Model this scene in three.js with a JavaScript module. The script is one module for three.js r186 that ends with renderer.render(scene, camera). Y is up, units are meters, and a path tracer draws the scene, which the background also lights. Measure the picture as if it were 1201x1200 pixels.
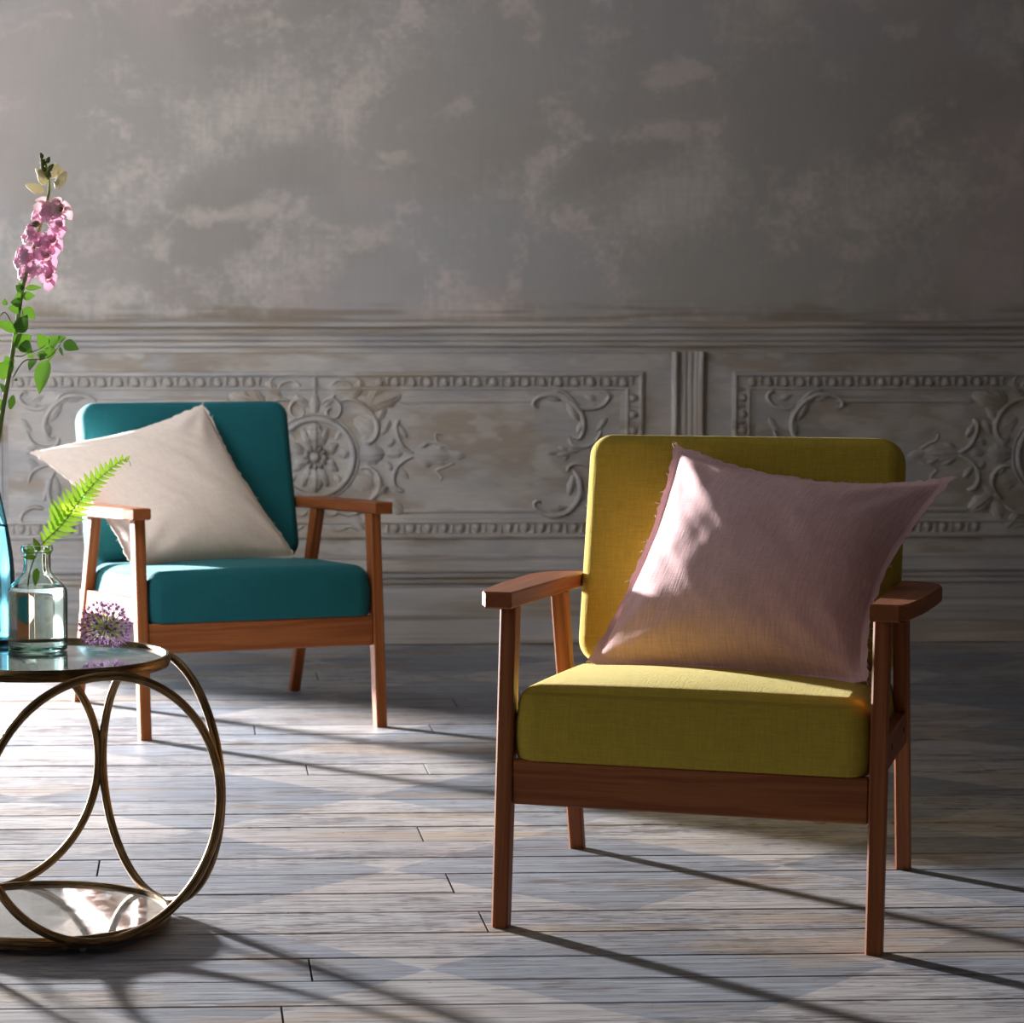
import * as THREE from 'three';
import { mergeGeometries, mergeVertices, toCreasedNormals } from 'three/addons/utils/BufferGeometryUtils.js';
import { RectAreaLightUniformsLib } from 'three/addons/lights/RectAreaLightUniformsLib.js';

// ---------------------------------------------------------------- camera, light, exposure
const scene = new THREE.Scene();
const renderer = new THREE.WebGLRenderer({ antialias: true });
renderer.toneMapping = THREE.LinearToneMapping;
renderer.toneMappingExposure = 1.12;
renderer.shadowMap.enabled = true;
RectAreaLightUniformsLib.init();

const camera = new THREE.PerspectiveCamera(22.96, 1201 / 1200, 0.1, 60);
camera.rotation.order = 'YXZ';
camera.position.set(0, 1.0018, 0);
camera.rotation.set(-0.0744, -0.038, 0);
camera.setViewOffset(1201, 1200, 260, 0, 1201, 1200);   // shift lens
camera.focus = 4.35;
camera.userData.fStop = 9;
scene.background = new THREE.Color().setRGB(0.55, 0.6, 0.68);

const LAMP = new THREE.Vector3(-3.157, 1.08, -9.077);
const lampLight = new THREE.SpotLight(new THREE.Color().setRGB(1.0, 0.985, 0.985), 590, 0, 0.8, 0.25, 2);
lampLight.position.copy(LAMP).add(new THREE.Vector3(0.06, -0.004, 0.06));
lampLight.target.position.set(0.5, 0.35, -5.6);
lampLight.castShadow = true;
lampLight.shadow.radius = 8;
lampLight.shadow.mapSize.set(2048, 2048);
scene.add(lampLight, lampLight.target);

// soft daylight entering by the tall opening in the left wall, and by the second one nearer the camera
const skyLight = new THREE.RectAreaLight(new THREE.Color().setRGB(0.97, 0.98, 1.0), 0.5, 2.0, 2.8);
skyLight.position.set(-1.62, 1.42, -6.81);
skyLight.lookAt(5, 1.42, -6.81);
scene.add(skyLight);
const fillLight = new THREE.RectAreaLight(new THREE.Color().setRGB(1.0, 0.98, 0.95), 0.46, 1.6, 1.9);
fillLight.position.set(-1.62, 1.75, -3.1);
fillLight.lookAt(5, 1.75, -3.1);
scene.add(fillLight);

// softbox standing out of frame on the left, turned to the back wall
const SOFT = new THREE.Vector3(-1.02, 2.1, -5.1), SOFT_AIM = new THREE.Vector3(-0.55, 1.2, -7.8);
const softLight = new THREE.RectAreaLight(new THREE.Color().setRGB(1.0, 0.975, 0.96), 8.0, 0.6, 1.2);
softLight.position.copy(SOFT); softLight.lookAt(SOFT_AIM);
scene.add(softLight);

// ---------------------------------------------------------------- helpers
let seedState = 12345;
function seed(n) { seedState = n >>> 0; }
function rnd() { seedState = (seedState + 0x6D2B79F5) >>> 0; let t = seedState; t = Math.imul(t ^ (t >>> 15), t | 1); t ^= t + Math.imul(t ^ (t >>> 7), t | 61); return ((t ^ (t >>> 14)) >>> 0) / 4294967296; }
const rr = (a, b) => a + (b - a) * rnd();
const V = (x, y, z) => new THREE.Vector3(x, y, z);
const clamp = (x, a = 0, b = 1) => Math.min(b, Math.max(a, x));
const lerp = (a, b, t) => a + (b - a) * t;
const sstep = (a, b, x) => { const t = clamp((x - a) / (b - a)); return t * t * (3 - 2 * t); };
const mix3 = (a, b, t) => [lerp(a[0], b[0], t), lerp(a[1], b[1], t), lerp(a[2], b[2], t)];

const HASH = new Float32Array(65536);
seed(77); for (let i = 0; i < 65536; i++) HASH[i] = rnd();
// value noise, periodic in px by py cells
function vn(x, y, px, py, s) {
  let xi = Math.floor(x), yi = Math.floor(y); const fx = x - xi, fy = y - yi;
  const ux = fx * fx * (3 - 2 * fx), uy = fy * fy * (3 - 2 * fy);
  xi = ((xi % px) + px) % px; yi = ((yi % py) + py) % py;
  const x1 = xi + 1 === px ? 0 : xi + 1, y1 = yi + 1 === py ? 0 : yi + 1;
  const h = (a, b) => HASH[(a * 1619 + b * 31337 + s * 6971) & 65535];
  const a = h(xi, yi), b = h(x1, yi), c = h(xi, y1), d = h(x1, y1);
  return a + (b - a) * ux + (c - a) * uy + (a - b - c + d) * ux * uy;
}
function fbm(x, y, px, py, s, oct = 4) {
  let v = 0, a = 0.5, n = 0;
  for (let i = 0; i < oct; i++) { v += a * vn(x, y, px, py, s + i * 13); n += a; a *= 0.5; x *= 2; y *= 2; px *= 2; py *= 2; }
  return v / n;
}
function makeTex(w, h, fn, srgb = true, rep = [1, 1]) {
  const d = new Uint8Array(w * h * 4);
  for (let j = 0; j < h; j++) for (let i = 0; i < w; i++) {
    const c = fn((i + 0.5) / w, (j + 0.5) / h), k = (j * w + i) * 4;
    if (typeof c === 'number') { d[k] = d[k + 1] = d[k + 2] = clamp(c) * 255; } else { d[k] = clamp(c[0]) * 255; d[k + 1] = clamp(c[1]) * 255; d[k + 2] = clamp(c[2]) * 255; }
    d[k + 3] = 255;
  }
  const t = new THREE.DataTexture(d, w, h, THREE.RGBAFormat);
  t.wrapS = t.wrapT = THREE.RepeatWrapping; t.magFilter = THREE.LinearFilter; t.minFilter = THREE.LinearMipmapLinearFilter; t.generateMipmaps = true;
  if (srgb) t.colorSpace = THREE.SRGBColorSpace;
  t.repeat.set(rep[0], rep[1]); t.needsUpdate = true;
  return t;
}
const std = (o) => new THREE.MeshStandardMaterial(o);
const phy = (o) => new THREE.MeshPhysicalMaterial(o);
const rgb = (r, g, b) => new THREE.Color().setRGB(r, g, b);

const used = {};
function numbered(n) { const k = used[n] = (used[n] ?? -1) + 1; return k ? n + '_' + String(k).padStart(3, '0') : n; }
function mesh(name, geo, mat, parent = scene) {
  const m = new THREE.Mesh(geo, mat); m.name = parent === scene ? numbered(name) : name; m.castShadow = m.receiveShadow = true; parent.add(m); return m;
}
function group(name, pos = [0, 0, 0], turn = 0) { const g = new THREE.Group(); g.name = numbered(name); g.position.set(...pos); g.rotation.y = turn; scene.add(g); return g; }
function tag(o, label, category, grp) { o.userData = { ...o.userData, label, category }; if (grp) o.userData.group = grp; return o; }
function structure(o, label, category) { o.userData = { kind: 'structure', label, category }; return o; }

// loft of closed rings, flat faces, ends capped
function loft(rings, cap = true, uvScale = 1) {
  const pos = [], uv = [], n = rings[0].length; let v0 = 0;
  const quad = (a, b, c, d, u0, u1, w0, w1) => { for (const [p, q] of [[a, [u0, w0]], [b, [u1, w0]], [c, [u1, w1]], [a, [u0, w0]], [c, [u1, w1]], [d, [u0, w1]]]) { pos.push(p.x, p.y, p.z); uv.push(q[0] * uvScale, q[1] * uvScale); } };
  for (let i = 0; i + 1 < rings.length; i++) {
    const A = rings[i], B = rings[i + 1]; let u = 0; const v1 = v0 + A[0].distanceTo(B[0]);
    for (let k = 0; k < n; k++) { const k1 = (k + 1) % n, du = A[k].distanceTo(A[k1]); quad(A[k], A[k1], B[k1], B[k], u, u + du, v0, v1); u += du; }
    v0 = v1;
  }
  if (cap) for (const [R, f] of [[rings[0], 1], [rings[rings.length - 1], 0]]) for (let k = 1; k + 1 < n; k++) {
    const t = f ? [R[0], R[k + 1], R[k]] : [R[0], R[k], R[k + 1]];
    for (const p of t) { pos.push(p.x, p.y, p.z); uv.push(p.x * uvScale, p.z * uvScale); }
  }
  const g = new THREE.BufferGeometry();
  g.setAttribute('position', new THREE.Float32BufferAttribute(pos, 3)); g.setAttribute('uv', new THREE.Float32BufferAttribute(uv, 2)); g.computeVertexNormals();
  return g;
}
// a chamfered rectangular bar between two horizontal sections {x0,x1,z0,z1,y}
function oct(s, c) {
  const y = (z) => (s.yf ? s.yf(z) : s.y);
  return [[s.x0 + c, s.z1], [s.x1 - c, s.z1], [s.x1, s.z1 - c], [s.x1, s.z0 + c], [s.x1 - c, s.z0], [s.x0 + c, s.z0], [s.x0, s.z0 + c], [s.x0, s.z1 - c]].map(([x, z]) => V(x, y(z), z));
}
const bar = (a, b, c = 0.003) => loft([oct(a, c), oct(b, c)]);
// box with chamfered edges, uv in metres; long axis x, y or z gets the v direction
function box(x0, x1, y0, y1, z0, z1, c = 0.003, axis = 'y') {
  const g = bar({ x0: 0, x1: 1, z0: 0, z1: 1, y: 0 }, { x0: 0, x1: 1, z0: 0, z1: 1, y: 1 }, 0); g.dispose();
  if (axis === 'y') return loft([oct({ x0: x0 + c, x1: x1 - c, z0: z0 + c, z1: z1 - c, y: y0 }, c), oct({ x0, x1, z0, z1, y: y0 + c }, c), oct({ x0, x1, z0, z1, y: y1 - c }, c), oct({ x0: x0 + c, x1: x1 - c, z0: z0 + c, z1: z1 - c, y: y1 }, c)]);
  let b;
  if (axis === 'x') { b = box(-z1, -z0, x0, x1, -y1, -y0, c, 'y'); b.applyMatrix4(new THREE.Matrix4().makeBasis(V(0, 0, -1), V(1, 0, 0), V(0, -1, 0))); } // x'->-z, y'->x, z'->-y
  else { b = box(x0, x1, z0, z1, -y1, -y0, c, 'y'); b.applyMatrix4(new THREE.Matrix4().makeBasis(V(1, 0, 0), V(0, 0, 1), V(0, -1, 0))); }
  return b;
}
function mapUV(g, fn) { const p = g.attributes.position, a = new Float32Array(p.count * 2); for (let i = 0; i < p.count; i++) { const r = fn(p.getX(i), p.getY(i), p.getZ(i)); a[2 * i] = r[0]; a[2 * i + 1] = r[1]; } g.setAttribute('uv', new THREE.BufferAttribute(a, 2)); return g; }
// grid surface from f(u,v)->Vector3, uv from h(u,v)
function gridSurf(nu, nv, f, h, flip = false) {
  const pos = [], uv = [], idx = [];
  for (let j = 0; j <= nv; j++) for (let i = 0; i <= nu; i++) { const u = i / nu, v = j / nv, p = f(u, v), q = h ? h(u, v) : [u, v]; pos.push(p.x, p.y, p.z); uv.push(q[0], q[1]); }
  for (let j = 0; j < nv; j++) for (let i = 0; i < nu; i++) { const a = j * (nu + 1) + i, b = a + 1, c = a + nu + 1, d = c + 1; if (flip) idx.push(a, c, b, b, c, d); else idx.push(a, b, c, b, d, c); }
  const g = new THREE.BufferGeometry(); g.setAttribute('position', new THREE.Float32BufferAttribute(pos, 3)); g.setAttribute('uv', new THREE.Float32BufferAttribute(uv, 2)); g.setIndex(idx); g.computeVertexNormals(); return g;
}
function tube(pts, r, seg = 24, rad = 8, closed = false) { return new THREE.TubeGeometry(new THREE.CatmullRomCurve3(pts, closed), seg, r, rad, closed); }
// tube with varying radius
function taperTube(pts, rf, seg = 20, rad = 7) {
  const c = new THREE.CatmullRomCurve3(pts), fr = c.computeFrenetFrames(seg, false);
  return gridSurf(rad, seg, (u, v) => { const p = c.getPointAt(v), i = Math.round(v * seg), a = u * Math.PI * 2, r = rf(v); return p.addScaledVector(fr.normals[i], Math.cos(a) * r).addScaledVector(fr.binormals[i], Math.sin(a) * r); });
}

// ---------------------------------------------------------------- textures
const TILE = 4.32, FX0 = -1.62, FZ0 = -7.83;     // floor texture square, metres
const ROWS = [-7.83, -7.66, -7.52, -7.37, -7.21, -7.045, -6.90, -6.78, -6.673, -6.53, -6.394, -6.243, -6.10, -5.966, -5.82, -5.68, -5.544, -5.394, -5.247, -5.099, -4.96, -4.817, -4.669, -4.529, -4.371, -4.23, -4.085, -3.922, -3.782, -3.642, -3.50];
while (ROWS[ROWS.length - 1] < -2.2) ROWS.push(ROWS[ROWS.length - 1] + [0.142, 0.15, 0.136][ROWS.length % 3]);
const FIXED = { 4: [0.347], 8: [0.687], 11: [0.146, 0.585], 15: [0.251, 0.52], 20: [0.442], 22: [-0.18], 23: [0.456], 25: [0.483], 27: [0.178], 29: [0.125] };
seed(5);
const JOINTS = ROWS.map((z, i) => {
  const fx = FIXED[i] ?? [rr(-1.3, -0.8), rr(1.75, 3.2)], out = [...fx];
  let x = Math.min(...fx); while (x > -1.4) { x -= rr(1.1, 1.9); if (x > -1.4) out.push(x); }
  x = Math.max(...fx); while (x < 3.6) { x += rr(1.2, 2.0); if (x < 3.6) out.push(x); }
  return out.sort((a, b) => a - b);
});
const rowOf = (z) => { let i = 0; while (i + 1 < ROWS.length && z >= ROWS[i + 1]) i++; return i; };
const plankKey = (x, row) => { let k = 0; for (const j of JOINTS[row]) if (x > j) k++; return row * 7 + k; };
const CREAM = [0.865, 0.84, 0.825], GREYB = [0.665, 0.69, 0.73];
const floorTex = makeTex(2048, 2048, (u, v) => {
  const x = FX0 + u * TILE, z = FZ0 + v * TILE, row = rowOf(z), key = plankKey(x, row);
  const h1 = HASH[(key * 977) & 65535], h2 = HASH[(key * 3371 + 17) & 65535];
  const wob = (fbm(u * 40, v * 200, 40, 200, 3, 2) - 0.5) * 0.02;
  const a = (x - 0.36) / 0.72, b = (z + 3.845) / 0.72, p = a + b + wob, q = a - b + wob;
  const odd = (Math.floor(p) + Math.floor(q)) & 1;
  let c = odd ? CREAM : GREYB;
  const cloud = fbm(u * 9, v * 26, 9, 26, 21, 4);
  c = mix3(c, odd ? GREYB : CREAM, sstep(0.5, 0.78, cloud) * 0.55);
  const tone = (h1 - 0.5) * 0.09; c = [c[0] + tone, c[1] + tone, c[2] + tone * 0.9];
  const g1 = fbm(u * 12 + h2 * 50, v * 420, 12, 420, 31, 3), g2 = fbm(u * 44, v * 760, 44, 760, 41, 3);
  c = mix3(c, [0.55, 0.53, 0.54], sstep(0.56, 0.8, g1) * 0.30);
  c = mix3(c, [0.93, 0.93, 0.94], sstep(0.55, 0.75, g2) * 0.3);
  const wear = fbm(u * 14, v * 60, 14, 60, 51, 4), wearGrain = fbm(u * 90, v * 900, 90, 900, 61, 2);
  c = mix3(c, [0.40, 0.335, 0.31], sstep(0.56, 0.72, wear) * sstep(0.50, 0.66, wearGrain) * 0.6);
  c = mix3(c, [0.79, 0.68, 0.56], sstep(0.6, 0.74, fbm(u * 10 + 5, v * 44, 10, 44, 71, 3)) * 0.5);
  const dk = fbm(u * 60, v * 1000, 60, 1000, 91, 2); c = mix3(c, [0.42, 0.39, 0.40], sstep(0.58, 0.76, dk) * 0.5);
  const fk = fbm(u * 170, v * 1400, 170, 1400, 101, 2) * 0.6 + 0.4 * cloud; c = mix3(c, [0.36, 0.33, 0.33], sstep(0.62, 0.72, fk) * 0.55);
  const sp = vn(u * 260, v * 640, 260, 640, 81); c = mix3(c, [0.16, 0.14, 0.13], sstep(0.988, 0.995, sp));
  return c;
});
const floorBump = makeTex(1024, 2048, (u, v) => 0.5 + 0.5 * (fbm(u * 14, v * 420, 14, 420, 31, 3) - 0.5) + 0.35 * (fbm(u * 60, v * 700, 60, 700, 42, 2) - 0.5), false);
const plasterTex = makeTex(2048, 1024, (u, v) => {
  // one tile is 4.0 m x 2.0 m
  const warp = (fbm(u * 12, v * 6, 12, 6, 2, 3) - 0.5) * 0.09;
  const U = u + warp, W = v + warp * 0.8;
  let c = mix3([0.705, 0.665, 0.655], [0.65, 0.635, 0.615], sstep(0.35, 0.65, fbm(U * 6, W * 3, 6, 3, 7, 3)));
  c = mix3(c, [0.575, 0.55, 0.53], sstep(0.46, 0.78, fbm(U * 9, W * 5, 9, 5, 17, 5)) * 0.5);
  c = mix3(c, [0.655, 0.66, 0.68], sstep(0.52, 0.72, fbm(U * 8, W * 6, 8, 6, 27, 4)) * 0.5);
  const strokesV = fbm(u * 420, v * 26, 420, 26, 37, 2), strokesH = fbm(u * 36, v * 300, 36, 300, 47, 2);
  const dust = fbm(u * 240, v * 130, 240, 130, 107, 3), patch = sstep(0.46, 0.82, fbm(U * 16, W * 8, 16, 8, 57, 6) + (dust - 0.5) * 0.22);
  c = mix3(c, [0.845, 0.81, 0.785], patch * (0.45 + 0.7 * (0.6 * strokesV + 0.4 * strokesH)) * 0.62);
  const scuff = sstep(0.55, 0.85, fbm(U * 30, W * 18, 30, 18, 67, 5) + (dust - 0.5) * 0.2); c = mix3(c, [0.82, 0.775, 0.75], scuff * 0.6);
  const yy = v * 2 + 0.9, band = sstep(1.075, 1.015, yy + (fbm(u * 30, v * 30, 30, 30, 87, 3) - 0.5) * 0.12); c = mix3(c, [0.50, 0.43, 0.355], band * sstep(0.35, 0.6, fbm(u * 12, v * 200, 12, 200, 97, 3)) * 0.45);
  const s = (strokesV - 0.5) * 0.012 + (strokesH - 0.5) * 0.008;
  return [c[0] + s, c[1] + s, c[2] + s];
});
const limeTex = makeTex(1024, 1024, (u, v) => {
  // limewashed, rubbed wood panelling: 2.6 m x 1.3 m tile, streaks run along u
  const U = u + (fbm(u * 6, v * 6, 6, 6, 4, 2) - 0.5) * 0.05;
  let c = mix3([0.735, 0.71, 0.69], [0.66, 0.65, 0.655], sstep(0.4, 0.66, fbm(U * 7, v * 9, 7, 9, 9, 4)));
  const st = fbm(U * 5, v * 90, 5, 90, 19, 4);
  c = mix3(c, [0.50, 0.44, 0.38], sstep(0.52, 0.76, st) * 0.55);
  c = mix3(c, [0.60, 0.52, 0.43], sstep(0.52, 0.72, fbm(U * 4, v * 22, 4, 22, 29, 4)) * 0.42);
  c = mix3(c, [0.80, 0.78, 0.765], sstep(0.55, 0.75, fbm(U * 9, v * 60, 9, 60, 39, 3)) * 0.5);
  const f = (fbm(u * 40, v * 420, 40, 420, 49, 2) - 0.5) * 0.05; return [c[0] + f, c[1] + f, c[2] + f];
});
const carveTex = makeTex(1024, 512, (u, v) => {   // rubbed limewash over carving, 2.0 m x 1.0 m
  let c = mix3([0.715, 0.69, 0.67], [0.655, 0.645, 0.645], sstep(0.35, 0.65, fbm(u * 9, v * 7, 9, 7, 14, 4)));
  c = mix3(c, [0.575, 0.51, 0.44], sstep(0.5, 0.74, fbm(u * 10, v * 12, 10, 12, 24, 4)) * 0.55);
  c = mix3(c, [0.77, 0.755, 0.745], sstep(0.55, 0.75, fbm(u * 22, v * 26, 22, 26, 34, 3)) * 0.5);
  const f = (fbm(u * 60, v * 200, 60, 200, 44, 2) - 0.5) * 0.05; return [c[0] + f, c[1] + f, c[2] + f];
});
const woodTex = makeTex(512, 1024, (u, v) => {   // grain runs along v; tile 0.25 x 0.8 m
  const w = fbm(u * 3, v * 3, 3, 3, 6, 3);
  const g = fbm(u * 26 + w * 3, v * 3, 26, 3, 16, 4), fine = fbm(u * 120, v * 10, 120, 10, 26, 2), pore = vn(u * 220, v * 40, 220, 40, 36);
  let c = mix3([0.605, 0.36, 0.195], [0.525, 0.29, 0.145], sstep(0.3, 0.72, g));
  c = mix3(c, [0.42, 0.22, 0.11], sstep(0.86, 0.97, pore) * 0.3);
  const f = (fine - 0.5) * 0.06; return [c[0] + f, c[1] + f * 0.8, c[2] + f * 0.6];
});
function linen(base, vary, s, warp = 1) {   // tile 0.24 m
  return makeTex(512, 512, (u, v) => {
    const a = fbm(u * 12, v * 230, 12, 230, s, 2), b = fbm(u * 230, v * 12, 230, 12, s + 5, 2), th = vn(u * 256, v * 256, 256, 256, s + 9);
    const k = ((a - 0.5) * (2 - warp) + (b - 0.5) * warp + (th - 0.5) * 0.5) * vary;
    return [base[0] * (1 + k), base[1] * (1 + k), base[2] * (1 + k * 0.9)];
  });
}
const weaveBump = makeTex(512, 512, (u, v) => {
  const a = fbm(u * 10, v * 170, 10, 170, 3, 2), b = fbm(u * 170, v * 10, 170, 10, 8, 2), th = vn(u * 240, v * 240, 240, 240, 12);
  return 0.5 + 0.4 * (a - 0.5) + 0.4 * (b - 0.5) + 0.25 * (th - 0.5);
}, false);
const mirrorTex = makeTex(512, 512, (u, v) => {
  const n = fbm(u * 12, v * 12, 12, 12, 5, 4), sp = fbm(u * 120, v * 120, 120, 120, 15, 2);
  return mix3([0.92, 0.93, 0.93], [0.70, 0.68, 0.65], sstep(0.5, 0.75, n) * 0.35 + sstep(0.58, 0.78, sp) * 0.3);
});
const mirrorRough = makeTex(512, 512, (u, v) => 0.03 + 0.07 * sstep(0.45, 0.75, fbm(u * 16, v * 16, 16, 16, 25, 4)) + 0.04 * vn(u * 200, v * 200, 200, 200, 35), false);
const brassTex = makeTex(256, 256, (u, v) => mix3([0.60, 0.49, 0.33], [0.36, 0.28, 0.185], sstep(0.3, 0.7, fbm(u * 10, v * 10, 10, 10, 45, 4))));

const clone = (t, rx, ry) => { const c = t.clone(); c.repeat.set(rx, ry); c.needsUpdate = true; return c; };
const M = {
  floor: std({ color: rgb(0.50, 0.505, 0.53), map: floorTex, bumpMap: floorBump, bumpScale: 0.0016, roughness: 0.5 }),
  gap: std({ color: 0x2a2421, roughness: 0.9 }),
  plaster: std({ map: clone(plasterTex, 1 / 4.0, 1 / 2.0), roughness: 0.85 }),
  lime: std({ map: clone(limeTex, 1 / 2.6, 1 / 1.3), roughness: 0.62 }),
  carve: std({ map: clone(carveTex, 1 / 2, 1), roughness: 0.65 }),
  limeV: std({ map: (() => { const t = clone(limeTex, 1 / 1.3, 1 / 2.6); t.rotation = Math.PI / 2; return t; })(), roughness: 0.62 }),
  shell: std({ color: 0x5f5a55, roughness: 0.9 }),
  wood: phy({ map: clone(woodTex, 4, 1.25), roughness: 0.5, specularIntensity: 0.6 }),
  hole: std({ color: 0x3a2015, roughness: 0.8 }),
  yellow: phy({ map: clone(linen([0.715, 0.62, 0.20], 0.12, 5), 1 / 0.24, 1 / 0.24), bumpMap: clone(weaveBump, 1 / 0.24, 1 / 0.24), bumpScale: 0.0007, roughness: 0.9, sheen: 0.5, sheenRoughness: 0.5, sheenColor: rgb(0.6, 0.55, 0.25) }),
  teal: phy({ map: clone(linen([0.01, 0.365, 0.40], 0.12, 25), 1 / 0.24, 1 / 0.24), bumpMap: clone(weaveBump, 1 / 0.24, 1 / 0.24), bumpScale: 0.0007, roughness: 0.9, sheen: 0.5, sheenRoughness: 0.5, sheenColor: rgb(0.25, 0.6, 0.65) }),
  beige: phy({ map: clone(linen([0.90, 0.85, 0.81], 0.07, 45), 1 / 0.24, 1 / 0.24), bumpMap: clone(weaveBump, 1 / 0.24, 1 / 0.24), bumpScale: 0.0007, roughness: 0.95 }),
  pink: phy({ map: clone(linen([0.865, 0.715, 0.72], 0.12, 65, 1.4), 1 / 0.24, 1 / 0.24), bumpMap: clone(weaveBump, 1 / 0.24, 1 / 0.24), bumpScale: 0.0005, roughness: 0.92, sheen: 0.4, sheenRoughness: 0.6, sheenColor: rgb(0.8, 0.7, 0.72) }),
  brass: std({ map: clone(brassTex, 6, 6), metalness: 0.9, roughness: 0.36 }),
  mirror: std({ map: clone(mirrorTex, 2.4, 2.4), roughnessMap: clone(mirrorRough, 2.4, 2.4), roughness: 1, metalness: 0.85 }),
  clearGlass: phy({ color: 0xf4fffb, roughness: 0.03, transmission: 1, thickness: 0.02, ior: 1.48, attenuationColor: rgb(0.66, 0.92, 0.86), attenuationDistance: 0.05 }),
  blueGlass: phy({ color: 0xdff6ff, roughness: 0.03, transmission: 1, thickness: 0.02, ior: 1.48, attenuationColor: rgb(0.20, 0.52, 0.58), attenuationDistance: 0.008 }),
  water: phy({ color: 0xffffff, roughness: 0.0, transmission: 1, thickness: 0.05, ior: 1.33 }),
  rubber: std({ color: 0x9a978f, roughness: 0.6 }),
  stem: std({ color: rgb(0.20, 0.27, 0.07), roughness: 0.6 }),
  fernStem: std({ color: rgb(0.30, 0.36, 0.08), roughness: 0.6 }),
  leaf: phy({ color: rgb(0.16, 0.36, 0.03), roughness: 0.55, transmission: 0.45, thickness: 0, side: THREE.DoubleSide }),
  leafDark: phy({ color: rgb(0.075, 0.19, 0.02), roughness: 0.5, transmission: 0.35, thickness: 0, side: THREE.DoubleSide }),
  fern: phy({ color: rgb(0.34, 0.56, 0.05), roughness: 0.6, transmission: 0.45, thickness: 0, side: THREE.DoubleSide }),
  petal: phy({ color: rgb(0.84, 0.50, 0.66), roughness: 0.75, transmission: 0.3, thickness: 0, side: THREE.DoubleSide }),
  petalPale: phy({ color: rgb(0.86, 0.64, 0.68), roughness: 0.75, transmission: 0.3, thickness: 0, side: THREE.DoubleSide }),
  cream: phy({ color: rgb(0.78, 0.72, 0.52), roughness: 0.75, transmission: 0.35, thickness: 0, side: THREE.DoubleSide }),
  bud: std({ color: rgb(0.16, 0.18, 0.04), roughness: 0.7 }),
  allium: phy({ color: rgb(0.60, 0.38, 0.68), roughness: 0.7, transmission: 0.3, thickness: 0, side: THREE.DoubleSide }),
  alliumTip: std({ color: rgb(0.16, 0.07, 0.17), roughness: 0.7 }),
  metalDark: std({ color: 0x26262a, roughness: 0.5, metalness: 0.4 }),
  softFace: std({ color: 0xffffff, emissive: rgb(1, 0.98, 0.96), emissiveIntensity: 1.0, roughness: 0.6 }),
  lampFace: std({ color: 0xffffff, emissive: rgb(1, 0.97, 0.93), emissiveIntensity: 40, roughness: 0.5 }),
};

// ---------------------------------------------------------------- the room
const ZW = -7.83, XL = -1.5, XR = 6.2, ZF = 2.2, HC = 3.2;
{
  const floor = group('floor'); structure(floor, 'whitewashed plank floor painted with grey diamonds', 'floor');
  const base = mesh('subfloor', box(XL - 3.0, XR + 0.1, -0.12, -0.02, ZW - 2.6, ZF + 0.1, 0.001), M.gap, floor); base.receiveShadow = true;
  seed(9); const gaps = ROWS.map(() => 0.0006 + 0.0034 * Math.pow(rnd(), 1.6));
  for (let i = 0; i + 1 < ROWS.length; i++) {
    const xs = [XL, ...JOINTS[i], XR].filter((x) => x >= XL && x <= XR);
    for (let k = 0; k + 1 < xs.length; k++) {
      const x0 = xs[k] + 0.0018, x1 = xs[k + 1] - 0.0018, z0 = ROWS[i] + gaps[i], z1 = ROWS[i + 1] - gaps[i + 1], top = rr(-0.0012, 0.0), c = rr(0.0012, 0.003);
      const g = loft([[V(x0, -0.02, z1), V(x0, top - c, z1), V(x0, top, z1 - c), V(x0, top, z0 + c), V(x0, top - c, z0), V(x0, -0.02, z0)], [V(x1, -0.02, z1), V(x1, top - c, z1), V(x1, top, z1 - c), V(x1, top, z0 + c), V(x1, top - c, z0), V(x1, -0.02, z0)]]);
      mapUV(g, (x, y, z) => [(x - FX0) / TILE, (z - FZ0) / TILE]);
      mesh('floor_plank', g, M.floor, floor);
    }
  }
  const rest = []; for (let z = ROWS[ROWS.length - 1]; z < ZF - 0.1; z += 0.144) rest.push(mapUV(box(XL, XR, -0.02, -0.0005, z + 0.002, z + 0.142, 0.002, 'x'), (x, y, zz) => [(x - FX0) / TILE, (zz - FZ0) / TILE]));
  const r = mesh('floor_planks_nearer', mergeGeometries(rest), M.floor, floor); r.userData.kind = 'stuff';
}
const uvXY = (x, y) => [x, y];
function profileX(pts, x0, x1) { const s = (x) => pts.map(([y, z]) => V(x, y, z)); return mapUV(loft([s(x0), s(x1)]), (x, y, z) => [x, y + z]); }
function profileY(pts, y0, y1) { const s = (y) => pts.map(([x, z]) => V(x, y, z)).reverse(); return mapUV(loft([s(y0), s(y1)]), (x, y, z) => [x + z, y]); }
// moulding ring round a rectangle, mitred: profile [(inward offset, height)]
function frameRect(x0, x1, y0, y1, z, prof) {
  const ring = ([cx, cy, sx, sy]) => prof.map(([o, h]) => V(cx + sx * o, cy + sy * o, z + h));
  const c = [[x0, y0, 1, 1], [x1, y0, -1, 1], [x1, y1, -1, -1], [x0, y1, 1, -1], [x0, y0, 1, 1]].map(ring);
  return mapUV(loft(c, false), uvXY);
}
const arc = (y, z, r, a0, a1, n = 6) => Array.from({ length: n + 1 }, (_, i) => { const a = lerp(a0, a1, i / n); return [y + r * Math.sin(a), z + r * Math.cos(a)]; });

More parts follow.
